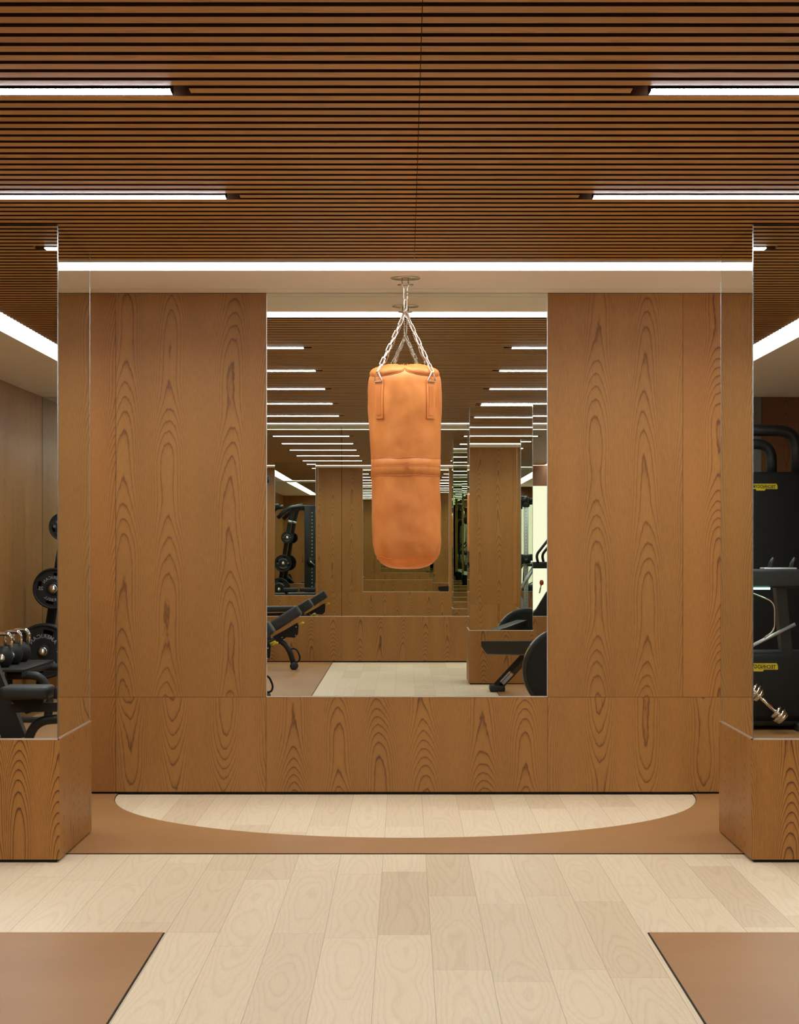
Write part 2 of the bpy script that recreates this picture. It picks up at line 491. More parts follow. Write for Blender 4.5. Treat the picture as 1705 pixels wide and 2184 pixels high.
def rect(x0, x1, y0, y1): return [(x0, y0), (x1, y0), (x1, y1), (x0, y1)]
inlay(rect(XL, -0.78, YF + 0.001, 6.19), 'brown rubber floor area at the front left with a mitred corner', rect(XL, -0.7755, YF + 0.001, 6.194))
inlay(rect(0.785, XR, YF + 0.001, 6.19), 'brown rubber floor area at the front right', rect(0.7805, XR, YF + 0.001, 6.194))
R_ARC = 1.443
def alcove(y0, r):
    p = [(XL, y0), (XR, y0), (XR, YB + 0.01), (r, YB + 0.01)]
    for k in range(0, 65):
        a = -k * PI / 64
        p.append((r * math.cos(a), YB + r * math.sin(a)))
    p += [(-r, YB + 0.01), (XL, YB + 0.01)]
    return p
inlay(alcove(7.78, R_ARC), 'brown rubber band under the punching bag with a half round plank cut-out', alcove(7.775, R_ARC - 0.003))

# ------------------------------------------------------------------ ceiling: slats, white border, coves
SX0, SX1 = -2.20, 2.20
SY0, SY1 = -0.62, 8.60
ROWS = [6.97 - 1.62 * k for k in range(5)]
mb = MB()
j = -84
while True:
    yy = 6.97 + 0.09 * j
    if yy + 0.0275 > SY1: break
    y0, y1 = yy - 0.0275, yy + 0.0275
    if j % 18 == 0 and j <= 0:
        spans = [(SX0, -1.58), (-0.60, 0.039), (0.041, 0.63), (1.58, SX1)]
    else:
        spans = [(SX0, 0.039), (0.041, SX1)]
    for a, b in spans: mb.box(a, b, y0, y1, CEIL, CEIL + 0.042)
    j += 1
ceil_o = struct(mb.build('ceiling', M['slat']), 'dark oak slatted ceiling with recessed light strips')
ceil_o.data.materials.append(M['slat_edge'])          # sides of the slats coloured dark to imitate the shade in the gaps
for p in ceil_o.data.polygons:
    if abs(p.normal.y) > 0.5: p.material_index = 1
struct(MB().box(SX0, SX1, SY0, SY1, CEIL + 0.043, CEIL + 0.06).build('ceiling_backing', M['gap']))
CW = 0.19
CX0, CX1 = SX0 - CW, SX1 + CW
CY0, CY1 = SY0 - 0.17, SY1 + 0.25
mb = MB()
mb.box(SX0, SX1, 8.592, SY1, CEIL, CEIL + 0.1)
mb.box(SX0, SX1, SY0, SY0 + 0.008, CEIL + 0.007, CEIL + 0.1)
gapy = 9.478
mb.box(XL, CX0, CY0, CY1, CEIL, CEIL + 0.1)
mb.box(CX1, XR, CY0, CY1, CEIL, CEIL + 0.1)
mb.box(XL, XR, CY1, gapy, CEIL, CEIL + 0.1)
mb.box(XL, XR, gapy + 0.010, YB + 0.02, CEIL, CEIL + 0.1)
mb.box(XL, XR, YF - 0.02, CY0, CEIL, CEIL + 0.1)
struct(mb.build('ceiling_border', M['white']), 'white plaster ceiling border around the slats')
struct(MB().box(XL, XR, gapy - 0.01, gapy + 0.02, CEIL + 0.03, CEIL + 0.05).build('ceiling_shadow_gap', M['seam']))
# lid of the coves
mb = MB()
mb.box(CX0, CX1, CY0, CY1, CEIL + 0.102, CEIL + 0.14)
struct(mb.build('ceiling_slab', M['white']))

def cove(x0, x1, y0, y1, label):
    t = thing('cove_light', label, 'light', ((x0 + x1) / 2, (y0 + y1) / 2, CEIL + 0.095), 'cove lights around the slatted ceiling')
    MB().box(x0 + .004, x1 - .004, y0 + .004, y1 - .004, CEIL + 0.088, CEIL + 0.101).build('diffuser', M['cove'], t)
    return t
cove(CX0, CX1, SY1, CY1, 'long white cove light between slatted ceiling and the oak back wall')
cove(CX0, CX1, CY0, SY0, 'cove light over the mirrored wall facing the punching bag')
cove(CX0, SX0, SY0, SY1, 'cove light along the side with the kettlebells and plate trees')
cove(SX1, CX1, SY0, SY1, 'cove light along the side with the rower and cable machine')

# recessed strips
def strip(x0, x1, y, label):
    t = thing('linear_ceiling_light', label, 'light', ((x0 + x1) / 2, y, CEIL), 'linear strips recessed between the ceiling slats')
    MB().box(x0, x1, y - 0.027, y + 0.027, CEIL - 0.005, CEIL - 0.001).build('diffuser', M['strip'], t)
    mb = MB(); mb.box(x0 - 0.003, x1 + 0.003, y - 0.0275, y + 0.0275, CEIL - 0.0009, CEIL + 0.0425)
    mb.box(x0 - 0.003, x0 - 0.0005, y - 0.0275, y + 0.0275, CEIL - 0.006, CEIL - 0.0009); mb.box(x1 + 0.0005, x1 + 0.003, y - 0.0275, y + 0.0275, CEIL - 0.006, CEIL - 0.0009)
    mb.build('housing', M['gap'], t)
    return t
ordinal = ['nearest the back wall', 'second from the back wall', 'third from the back wall', 'fourth from the back wall', 'fifth from the back wall']
for k, y in enumerate(ROWS):
    strip(-1.532, -0.652, y, 'white light strip left of the ceiling joint, ' + ordinal[k])
    strip(0.682, 1.532, y, 'white light strip right of the ceiling joint, ' + ordinal[k])

# ------------------------------------------------------------------ walls
g = 0.0008
core = struct(MB().box(XL, XR, YB + 0.014, YB + 0.1, 0, 2.7).build('wall_back', M['seam']), 'oak panelled back wall around the mirror')
def wp(x0, x1, z0, z1, mat, name='wall_panel'):
    return MB().box(x0 + g, x1 - g, YB, YB + 0.013, z0 + g, z1 - g).build(name, mat, core)
top = CEIL - 0.002
MX0, MX1 = -0.698, 0.714
wp(XL, -1.452, BASE, top, M['oak_red'])
wp(-1.452, MX0, BASE, top, M['oak'])
wp(MX1, 1.391, BASE, top, M['oak_right'])
wp(1.391, XR, BASE, top, M['oak_red'])
wp(XL, -1.452, 0.014, BASE, M['oak_red'], 'plinth_panel')
wp(-1.452, MX0, 0.014, BASE, M['oak_base'], 'plinth_panel')
wp(MX0, MX1, 0.014, BASE, M['oak_base_mid'], 'plinth_panel')
wp(MX1, XR, 0.014, BASE, M['oak_base'], 'plinth_panel')
t = thing('wall_mirror', 'tall wall mirror behind the punching bag', 'mirror', ((MX0 + MX1) / 2, YB, BASE))
MB().box(MX0 + .004, MX1 - .004, YB + 0.001, YB + 0.006, BASE + 0.006, top).build('mirror_panel', M['mirror'], t)
mb = MB()
mb.box(MX0 + .001, MX1 - .001, YB - 0.002, YB + 0.006, BASE, BASE + 0.0055)
mb.box(MX0 + .001, MX0 + .004, YB - 0.001, YB + 0.006, BASE, top)
mb.box(MX1 - .004, MX1 - .001, YB - 0.001, YB + 0.006, BASE, top)
mb.build('edge_trim', M['trim'], t)

wl = struct(MB().box(XL - 0.1, XL - 0.012, YF - 0.1, YB + 0.1, 0, 2.7).build('wall_left', M['seam']))
for k in range(8):
    a = YF + k * (YB - YF) / 8; b = YF + (k + 1) * (YB - YF) / 8
    MB().box(XL - 0.013, XL, a + g, b - g, 0.0, CEIL - .001).build('wall_panel', M['oak'], wl)
struct(MB().box(XR, XR + 0.1, YF - 0.1, YB + 0.1, 0, 2.7).build('wall_right', M['oak_dark']))

# wall behind the photographer: oak plinth, mirror above, dark oak at the far right
wf = struct(MB().box(XL - .1, XR + .1, YF - 0.1, YF - 0.014, 0, 2.7).build('wall_front', M['seam']))
for a, b in ((XL, -0.68), (-0.68, 0.86), (0.86, 3.04)):
    MB().box(a + g, b - g, YF - .013, YF + 0.002, 0.014, BASE).build('plinth_panel', M['oak_base_mid'], wf)
MB().box(3.04 + g, XR, YF - .013, YF + 0.002, 0.014, CEIL - .001).build('wall_panel', M['oak_dark'], wf)
for a, b, lb in ((XL, -0.68, 'wall mirror facing the room beside the plate trees'), (-0.68, 0.86, 'wall mirror facing the punching bag across the room'), (0.86, 2.96, 'wall mirror behind the cable machine')):
    tt = thing('wall_mirror', lb, 'mirror', ((a + b) / 2, YF, BASE))
    MB().box(a + .002, b - .002, YF - 0.006, YF - 0.001, BASE + 0.006, CEIL - .002).build('mirror_panel', M['mirror'], tt)
    MB().box(a + .002, b - .002, YF - 0.006, YF + 0.003, BASE + .0005, BASE + 0.006).build('edge_trim', M['trim'], tt)
struct(MB().box(2.962, 3.038, YF - .012, YF + 0.004, BASE + .01, CEIL - .002).build('trim_1', M['window_frame']))

# right passage: backlit frosted pane with an oak header
wpn = struct(MB().box(1.96, XR - .002, 8.62, 8.66, 2.19, CEIL - .002).build('wall_passage', M['oak_dark']))
wi = struct(MB().box(1.96, XR - .002, 8.625, 8.655, 0.045, 2.188).build('window_1', M['pane']))
mb = MB()
mb.box(1.93, 1.962, 8.61, 8.66, 0.004, CEIL - .002); mb.box(1.962, XR - .002, 8.615, 8.66, 0.004, 0.044)
mb.build('window_frame', M['window_frame'], wi)

# ------------------------------------------------------------------ pillars
def pillar(name, x0, x1, y0, y1, label, mlabel, mat):
    p = struct(MB().box(x0, x1, y0, y1, 0.012, BASE - 0.006).build(name, mat), label)
    MB().box(x0 + .012, x1 - .012, y0 + .012, y1 - .012, 0.0, 0.0118).build('toe_kick', M['seam'], p)
    MB().box(x0 + .02, x1 - .02, y0 + .02, y1 - .02, BASE - 0.005, CEIL - 0.001).build('core', M['seam'], p)
    t = thing('pillar_mirror', mlabel, 'mirror', ((x0 + x1) / 2, (y0 + y1) / 2, BASE), 'mirror cladding on the pillars')
    e = 0.006
    a0, a1, b0, b1 = x0 + e, x1 - e, y0 + e, y1 - e
    z0, z1 = BASE + 0.0005, CEIL - 0.002
    q = 0.006
    MB().box(a0 + .003, a1 - .003, b0, b0 + q, z0, z1).build('mirror_panel', M['mirror'], t)
    MB().box(a0 + .003, a1 - .003, b1 - q, b1, z0, z1).build('mirror_panel', M['mirror'], t)
    MB().box(a0, a0 + q, b0 + .003, b1 - .003, z0, z1).build('mirror_panel', M['mirror'], t)
    MB().box(a1 - q, a1, b0 + .003, b1 - .003, z0, z1).build('mirror_panel', M['mirror'], t)
    mb = MB()
    for xx, yy in ((a0, b0), (a1, b0), (a0, b1), (a1, b1)):
        sx = 1 if xx == a0 else -1; sy = 1 if yy == b0 else -1
        mb.box(xx - sx * .001, xx + sx * .0028, yy - sy * .001, yy + sy * .0028, z0, z1)
    mb.build('corner_trim', M['corner'], t)
    mb = MB()
    for bx in ((x0, x1, y0, y0 + .006), (x0, x1, y1 - .006, y1), (x0, x0 + .006, y0, y1), (x1 - .006, x1, y0, y1)):
        mb.box(*bx, BASE - 0.0055, BASE)
    mb.build('edge_trim', M['trim'], t)
    return p
pillar('pillar_left', -2.0, -1.3635, PIL_Y0, PIL_Y1, 'left pillar with an oak plinth', 'mirror cladding of the pillar on the left of the alcove', M['oak_pillar'])
pillar('pillar_right', 1.3635, 1.93, PIL_Y0, PIL_Y1, 'right pillar with an oak plinth', 'mirror cladding of the pillar on the right of the alcove', M['oak_pillar'])
pillar('pillar_rear', 0.57, 1.15, 1.36, 2.02, 'free standing pillar seen only in the wall mirror', 'mirror cladding of the free standing pillar seen in the wall mirror', M['oak_base_mid'])

# ------------------------------------------------------------------ punching bag
BX, BY = 0.0, 9.10
plate = thing('ceiling_mount', 'round steel ceiling plate holding the punching bag chains', 'mount', (BX, BY, CEIL))
MB().lathe([(0.0, -0.0005), (0.068, -0.0005), (0.070, -0.002), (0.069, -0.004), (0.0, -0.0045)], (BX, BY, CEIL), 'Z', 48).build('plate', M['steel'], plate)
MB().tube(fillet([(BX - .0145, BY, CEIL - .003), (BX - .0145, BY, CEIL - .045), (BX + .0145, BY, CEIL - .045), (BX + .0145, BY, CEIL - .003)], .014, 8), 0.0035, 10).build('eye_bolt', M['steel'], plate)
MB().lathe([(0.004, -0.031), (0.038, -0.031), (0.039, -0.0322), (0.004, -0.0335)], (BX, BY, CEIL), 'Z', 32).build('washer', M['steel'], plate)

bag = thing('punching_bag', 'tan leather punching bag hanging on four chains in front of the mirror', 'punching bag', (BX, BY, 1.14))
zpx = lambda y: 1.25 - (y - 1163) / 450.5
# measured silhouette: (height, radius, middle)
SIL = [(zpx(1214), 0.0, .008), (zpx(1213), .055, .008), (zpx(1209), .094, .008), (zpx(1202), .122, .008), (zpx(1192), .141, .008),
       (zpx(1180), .1535, .008), (zpx(1160), .1615, .007), (zpx(1130), .164, .006), (zpx(1080), .163, .004), (zpx(1020), .1615, .002),
       (zpx(985), .163, .001), (zpx(940), .169, 0), (zpx(880), .1735, -.002), (zpx(835), .175, -.003), (zpx(815), .1735, -.003), (zpx(806), .169, -.003), (zpx(799), .162, -.003), (zpx(793), .152, -.003), (zpx(788), .140, -.003)]
def sil(z):
    for (z0, r0, m0), (z1, r1, m1) in zip(SIL, SIL[1:]):
        if z <= z1:
            t = (z - z0) / (z1 - z0); t = max(0, t)
            return r0 + (r1 - r0) * t, m0 + (m1 - m0) * t
    return SIL[-1][1], SIL[-1][2]
def bag_r(z, th):
    r, m = sil(z)
    p = Vector((math.cos(th) * 2.2, math.sin(th) * 2.2, z * 7.0))
    w_ = noise.noise(p) * 0.0042 + noise.noise(p * 2.3) * 0.0024
    # pulled creases near the bottom and around the belt
    lowz = max(0.0, 1 - abs(z - 1.215) / 0.05)
    w_ += lowz * 0.0035 * math.sin(9 * th + 2.0 * noise.noise(Vector((th, 3.1, 0))))
    bz = max(0.0, 1 - abs(z - 1.62) / 0.12)
    w_ += bz * 0.0022 * noise.noise(Vector((math.cos(th) * 5, math.sin(th) * 5, z * 22)))
    return r + w_ * min(1.0, r / 0.1), m
def on_bag(th, z, out=0.0):
    """TH = 0 faces the camera (-Y), positive towards +X."""
    r, m = bag_r(z, th)
    return Vector((BX + m + (r + out) * math.sin(th), BY - (r + out) * math.cos(th), z))
def ring_grid(mb, zs, n=96, out=0.0, zf=None, th0=0.0, th1=2 * PI):
    full = abs(th1 - th0 - 2 * PI) < 1e-6
    cnt = n if full else n + 1
    rows = []
    for i, z in enumerate(zs):
        row = []
        for k in range(cnt):
            th = th0 + (th1 - th0) * k / n
            zz = z if zf is None else zf(z, th, i)
            o_ = out[i] if isinstance(out, (list, tuple)) else out
            row.append(mb.bm.verts.new(on_bag(th, zz, o_)))
        rows.append(row)
    for A, B in zip(rows, rows[1:]):
        for k in range(n):
            k2 = (k + 1) % cnt
            mb._face((A[k], A[k2], B[k2], B[k]), True)
    return rows
Z_SEAM = zpx(1190)
def hem(th): return zpx(803) + 0.034 * (1 - abs(math.sin(2 * th)) ** 0.4) - 0.008
seam = lambda th: Z_SEAM + 0.0035 * math.sin(5.0 * th + .6) + 0.003 * math.sin(11 * th)
# main body
mb = MB()
N_Z = 70
ring_grid(mb, list(range(N_Z + 1)), 128, 0.0, lambda z, th, i: (seam(th) - .004) + (hem(th) + .006 - seam(th) + .004) * i / N_Z)
body = mb.build('body', M['leather'], bag)
# rounded bottom cap in deeper orange
mb = MB()
rows = ring_grid(mb, list(range(15)), 96, -0.0015, lambda z, th, i: SIL[0][0] + .0006 + (seam(th) - SIL[0][0]) * (i / 14) ** 1.6)
mb._face(list(reversed(rows[0])))
mb.build('bottom_cap', M['leather_base'], bag)
mb = MB(); mb.tube([on_bag(2 * PI * k / 160, seam(2 * PI * k / 160), 0.0005) for k in range(160)], 0.0016, 6, True)
mb.build('bottom_seam', M['leather_base'], bag)
# gathered top: folds rolling over the hem into a knot
mb = MB()
rows = []
n = 128
NT = 16
for i in range(NT + 1):
    t = i / NT
    row = []
    for k in range(n):
        th = 2 * PI * k / n
        h = hem(th); r0, m = bag_r(h, th)
        lobe = abs(math.sin(2 * th)) ** 0.7
        bulge = math.sin(min(1, t * 2.6) * PI) * (0.006 + 0.012 * lobe)
        dip = -0.006 * lobe * math.sin(min(1, t * 7) * PI)
        fold = 0.004 * math.sin(16 * th + 5 * t) * min(1, t * 3) * (1 - t)
        rr = r0 * (1 - t ** 1.35) + bulge + 0.018 * t
        zz = h + (2.098 - h) * math.sin(t * PI / 2) ** 0.8 * (1 - 0.10 * t) + 0.016 * lobe * math.sin(t * PI) + fold + dip
        row.append(mb.bm.verts.new((BX + m + rr * math.sin(th), BY - rr * math.cos(th), zz)))
    rows.append(row)
for A, B in zip(rows, rows[1:]):
    for k in range(n): mb._face((A[k], A[(k + 1) % n], B[(k + 1) % n], B[k]), True)
mb.build('gathered_top', M['leather'], bag)
MB().tube([on_bag(2 * PI * k / 200, hem(2 * PI * k / 200), 0.001) for k in range(200)], 0.0018, 6, True).build('top_seam', M['leather_strap'], bag)
MB().lathe([(0.0, -.012), (0.012, -.012), (0.016, -.002), (0.012, .006), (0.0, .006)], (BX - .003, BY - .02, 2.092), 'Z', 20).build('lacing_hole', M['rubber'], bag)
mb = MB()
for k in range(5): mb.tube([(BX - .02 + .009 * k, BY - .02, 2.094), (BX - .018 + .009 * k, BY - .012, 2.103 + .003 * (k % 2)), (BX - .02 + .01 * k, BY + .01, 2.096)], 0.003, 6)
mb.build('lacing', M['leather_strap'], bag)
# belt round the middle with an embossed ring
Z0b, Z1b, Zm = zpx(1016), zpx(979), zpx(996.5)
mb = MB()
bz = [Z0b, Z0b + .002, Zm - .003, Zm, Zm + .003, Z1b - .002, Z1b]
sag = lambda th: -0.005 * (1 - math.cos(th)) * .25
ring_grid(mb, bz, 112, [-.002, .0009, .0012, .0002, .0012, .0009, -.002], lambda z, th, i: z + sag(th))
belt = mb.build('belt', M['leather'], bag)
for zz in (Z0b, Zm, Z1b):
    MB().tube([on_bag(2 * PI * k / 160, zz + sag(2 * PI * k / 160) + .0012 * math.sin(3 * PI * k / 40), 0.0008) for k in range(160)], 0.0013, 6, True).build('belt_seam', M['leather_strap'], belt)
mb = MB()
for rr_ in (0.0085, 0.005):
    mb.tube([on_bag(0.03 + rr_ * math.cos(2 * PI * k / 24) / .16, Zm - .002 + rr_ * math.sin(2 * PI * k / 24), 0.0042) for k in range(24)], 0.0011, 6, True)
mb.tube([on_bag(0.03 + (-.010 + .020 * k / 8) / .16, Zm + .011 + .006 * math.sin(PI * k / 8), 0.0042) for k in range(9)], 0.0011, 6)
mb.build('embossed_badge', M['leather_strap'], belt)
# straps, rings, chains
APEX = Vector((BX + .001, BY, 2.356))
def strap_patch(mb, th, z0, z1, w_, out, n=6, nz=8):
    rows = []
    for i in range(nz + 1):
        z = z0 + (z1 - z0) * i / nz
        dth = w_ / 2 / 0.172
        rows.append([mb.bm.verts.new(on_bag(th - dth + 2 * dth * k / n, z, out)) for k in range(n + 1)])
    back = []
    for i in range(nz + 1):
        z = z0 + (z1 - z0) * i / nz
        dth = w_ / 2 / 0.172
        back.append([mb.bm.verts.new(on_bag(th - dth + 2 * dth * k / n, z, -0.002)) for k in range(n + 1)])
    for A, B in zip(rows, rows[1:]):
        for k in range(n): mb._face((A[k], A[k + 1], B[k + 1], B[k]), True)
    bd = [(0, k) for k in range(n)] + [(i, n) for i in range(nz)] + [(nz, k) for k in range(n, 0, -1)] + [(i, 0) for i in range(nz, 0, -1)]
    for q in range(len(bd)):
        i0, k0 = bd[q]; i1, k1 = bd[(q + 1) % len(bd)]
        mb._face([mb.bm.verts.new(v.co) for v in (rows[i0][k0], rows[i1][k1], back[i1][k1], back[i0][k0])])
def link_loop(mb, c, d, side, L, W, r):
    """One chain link: a stadium loop of length L along D, width W along SIDE."""
    pts = []
    h = L / 2 - W / 2
    for k in range(9):
        a = -PI / 2 + PI * k / 8
        pts.append(c + d * (h + math.cos(a) * W / 2) + side * (math.sin(a) * W / 2))
    for k in range(9):
        a = PI / 2 + PI * k / 8
        pts.append(c + d * (-h + math.cos(a) * W / 2) + side * (math.sin(a) * W / 2))
    mb.tube(pts, r, 8, True)
for th in (-0.745, 0.745, PI - 0.745, PI + 0.745):
    mb = MB()
    strap_patch(mb, th, zpx(897), zpx(815), .046, .0052)
    st = mb.build('strap', M['leather'], bag)
    mb = MB(); strap_patch(mb, th, zpx(890), zpx(829), .026, .0074)
    mb.build('stitched_pad', M['leather_strap'], st)
    dth = .0225 / .172
    edge = [on_bag(th - dth, zpx(816), .0050), on_bag(th - dth, zpx(896.5), .0050), on_bag(th, zpx(896.5), .0054), on_bag(th + dth, zpx(896.5), .0050), on_bag(th + dth, zpx(816), .0050)]
    mb = MB(); mb.tube(edge, .0013, 6); mb.build('stitched_edge', M['leather_strap'], st)
    # triangular ring
    rad = Vector((math.sin(th), -math.cos(th), 0)); sd = Vector((math.cos(th), math.sin(th), 0))
    base = on_bag(th, zpx(819), 0.010)
    tip = base + Vector((0, 0, .046)) + rad * .003
    pts = [base - sd * .024, base + sd * .024, tip + sd * .005, tip - sd * .005]
    cl = fillet([pts[3], pts[0], pts[1], pts[2]], .006, 4)
    mb = MB(); mb.tube(cl, 0.0033, 8, True)
    mb.build('strap_ring', M['steel'], bag)
    a = tip + Vector((0, 0, .001)); d = (APEX - a); n_l = 9
    dn = d.normalized(); pitch = d.length / n_l
    s1 = dn.cross(Vector((0, 0, 1))).normalized(); s2 = dn.cross(s1).normalized()
    mb = MB()
    for k in range(n_l):
        q = s1 * .35 + s2 * .94 if k % 2 else s1 * .94 - s2 * .35
        link_loop(mb, a + dn * pitch * (k + .5), dn, q, pitch + .0100, .0155, .0023)
    mb.build('chain', M['steel'], bag)
mb = MB()
ax = Vector((0, 0, 1)); sx = Vector((1, 0, 0)); sy = Vector((0, 1, 0))
link_loop(mb, Vector((BX + .001, BY, 2.443)), ax, sx, .066, .017, .0028)
mb.tube([(BX + .0095, BY, 2.43), (BX + .0095, BY, 2.452)], 0.0042, 8)
mb.build('carabiner', M['steel'], bag)
mb = MB()
link_loop(mb, Vector((BX + .001, BY, 2.388)), ax, (sx * .8 + sy * .6).normalized(), .056, .016, .0028)
link_loop(mb, Vector((BX + .001, BY, 2.358)), ax, sy, .022, .016, .0025)
mb.build('swivel', M['steel'], bag)


# ================================================================== gym equipment round the room (the photograph shows it in the mirrors)
# ------------------------------------------------------------------ adjustable benches
def make_bench():
    t = thing('weight_bench', 'black adjustable bench with its raised end closest to the wall mirror', 'bench', (-1.7, 3.95, 0), 'adjustable benches')
    y0 = 3.95
    def pad(cx, cz, L, th, W, ang):
        mb = MB()
        m = Matrix.Translation((cx, y0, cz)) @ Matrix.Rotation(-ang, 4, 'Y')
        mb.box(-L / 2, L / 2, -W / 2, W / 2, -th / 2, th / 2, 0.028, m, 4)
        return mb
    pad(-2.205, .395, .28, .075, .27, 0.0).build('seat', M['vinyl'], t)
    pad(-1.70, .40, .66, .075, .27, 0.0).build('backrest', M['vinyl'], t)
    pad(-1.193, .52, .31, .11, .27, math.radians(33)).build('leg_pad', M['vinyl'], t)
    f = MB()
    f.tube(fillet([(-2.22, y0, .05), (-2.16, y0, .23), (-1.45, y0, .27), (-1.27, y0, .31), (-1.17, y0, .22), (-1.12, y0, .06)], .12, 6), .028, 12)
    f.tube([(-2.30, y0, .30), (-1.35, y0, .335)], .02, 4, sq=(.05, .05))
    f.build('frame', M['charcoal'], t)
    f = MB(); f.tube(fillet([(-2.22, y0 - .26, .03), (-2.22, y0, .045), (-2.22, y0 + .26, .03)], .1), .028, 12)
    f.build('rear_foot', M['charcoal'], t)
    f = MB()
    f.prism([(-1.33, .335), (-1.21, .40), (-1.085, .475), (-1.07, .45), (-1.075, .36), (-1.11, .325), (-1.19, .33), (-1.27, .27)], 'Y', y0 - .04, y0 + .04)
    br = f.build('pad_bracket', M['black'], t)
    for px, pz in ((-1.095, .435), (-1.10, .35), (-1.235, .33)):
        mb = MB(); mb.lathe([(0, 0), (.008, 0), (.007, .004), (0, .004)], (px, y0 + .0405, pz), 'Y', 12); mb.build('bolt', M['steel'], br)
    mb = MB(); mb.tube([(-1.08, y0, .45), (-1.03, y0, .475), (-1.015, y0, .47)], [.006, .012, .009], 8)
    mb.build('adjusting_lever', M['yellow'], t)
    mb = MB(); mb.tube([(-1.36, y0 + .03, .26), (-1.30, y0 + .05, .29)], [.013, .010], 8)
    mb.build('pull_pin', M['yellow'], t)
    mb = MB(); mb.tube([(-1.26, y0, .25), (-1.20, y0, .36)], .011, 8); mb.build('support_strut', M['chrome'], t)
    mb = MB(); mb.tube(fillet([(-1.155, y0, .195), (-1.13, y0, .22), (-1.085, y0, .20), (-1.055, y0, .13), (-1.065, y0, .085), (-1.115, y0, .075)], .03, 5), .0085, 8)
    mb.build('carry_handle', M['black'], t)
    for s in (-1, 1):
        mb = MB(); mb.lathe([(0.012, -.016), (.036, -.016), (.040, -.010), (.040, .010), (.036, .016), (.012, .016)], (-1.115, y0 + s * .045, .041), 'Y', 24)
        mb.build('wheel', M['charcoal'], t)
    mb = MB(); mb.tube([(-1.115, y0 - .05, .05), (-1.115, y0 + .05, .05)], .012, 8); mb.build('axle', M['steel'], t)
    mb = MB(); mb.prism([(-2.30, .355), (-2.10, .355), (-2.12, .30), (-2.20, .27)], 'Y', y0 - .05, y0 + .05); mb.build('seat_bracket', M['black'], t)
    return t
bench = make_bench()
dup(bench, (-1.7, 0.0, 0), 'black adjustable bench deeper in the mirror beside the pale plank floor')

# ------------------------------------------------------------------ weight plates
def plate_mesh(R, y, th, cx, cz, lugs=3):
    """Grip plate as a polar grid with real hand slots, then given its thickness."""
    t = bmesh.new()
    rs = [.026, .055, R * .56, R * .62, R * .78, R * .85, R * .93, R]
    n = 72
    slot = lambda k, i: i == 3 and (k % (n // lugs)) < int(n / lugs * .36)
    grid = [[t.verts.new((r * math.sin(2 * PI * k / n), 0, r * math.cos(2 * PI * k / n))) for k in range(n)] for r in rs]
    for i in range(len(rs) - 1):
        for k in range(n):
            if slot(k, i): continue
            t.faces.new((grid[i][k], grid[i][(k + 1) % n], grid[i + 1][(k + 1) % n], grid[i + 1][k]))
    bmesh.ops.recalc_face_normals(t, faces=t.faces)
    bmesh.ops.solidify(t, geom=list(t.faces) + list(t.edges) + list(t.verts), thickness=th * .55)
    ys = [v.co.y for v in t.verts]; mid = (min(ys) + max(ys)) / 2
    mb = MB(); mb.merge(t, Matrix.Translation((cx, y - mid, cz)), smooth=False)
    mb.lathe([(R * .90, -th / 2), (R * .985, -th / 2), (R, -th * .35), (R, th * .35), (R * .985, th / 2), (R * .90, th / 2), (R * .885, 0), (R * .90, -th / 2)], (cx, y, cz), 'Y', 72)
    mb.lathe([(.027, -th / 2), (.05, -th / 2), (.056, -th * .3), (.056, th * .3), (.05, th / 2), (.027, th / 2), (.027, -th / 2)], (cx, y, cz), 'Y', 36)
    return mb
def make_plate(R, th, lugs, label, loc, numbers):
    t = thing('weight_plate', label, 'weight plate', loc, 'weight plates on the storage pegs')
    p = plate_mesh(R, loc[1], th, loc[0], loc[2], lugs).build('disc', M['rubber'], t)
    mb = MB(); mb.lathe([(.0255, -th * .5 - .001), (.034, -th * .5 - .001), (.034, th * .5 + .001), (.0255, th * .5 + .001), (.0255, -th * .5 - .001)], loc, 'Y', 32)
    mb.build('hub_ring', M['steel'], t)
    mb = MB(); yy = loc[1] + th * .5 * .62
    arc_text(mb, 'AMERICAN', R * .20, R * .55, loc[0], yy, loc[2], 0)
    mb.build('lettering', M['print'], t, fix=False)
    mb = MB(); arc_text(mb, 'BARBELL', R * .20, R * .55, loc[0], yy, loc[2], 180, True)
    mb.build('lettering', M['print'], t, fix=False)
    for s in (-1, 1):
        mb = MB(); text_on(mb, numbers, R * .24, loc[0] + s * R * .60, yy, loc[2] + R * .02)
        mb.build('number', M['print'], t, fix=False)
    return t
def plate_tree(name_label, x, y):
    t = thing('plate_tree', name_label, 'plate tree', (x, y, 0), 'plate storage posts')
    path = fillet([(x - .10, y, .02), (x + .17, y, 1.72), (x + .24, y, 2.0), (x + .42, y, 2.03)], .16, 7)
    MB().tube(path, .04, 14).build('post', M['charcoal'], t)
    mb = MB(); mb.box(x - .16, x - .04, y - .35, y + .25, 0.001, .05, .008); mb.box(x - .17, x + .30, y - .06, y + .06, 0.001, .045, .008)
    mb.build('foot', M['black'], t)
    mb = MB(); mb.tube([(x + .165, y, 1.69), (x + .178, y, 1.735)], .0425, 14); mb.build('collar', M['silver'], t)
    for z, yl in ((.394, .20), (.90, .17), (1.40, .15)):
        xx = x - .10 + .27 * z / 1.7
        mb = MB(); mb.tube([(xx, y, z), (xx, y + yl, z)], .0245, 14)
        pg = mb.build('peg', M['chrome'], t)
        mb = MB(); mb.lathe([(0, 0), (.027, 0), (.024, .006), (0, .006)], (xx, y + yl, z), 'Y', 20); mb.build('peg_cap', M['steel'], pg)
    return t
P45 = P25 = P10 = None
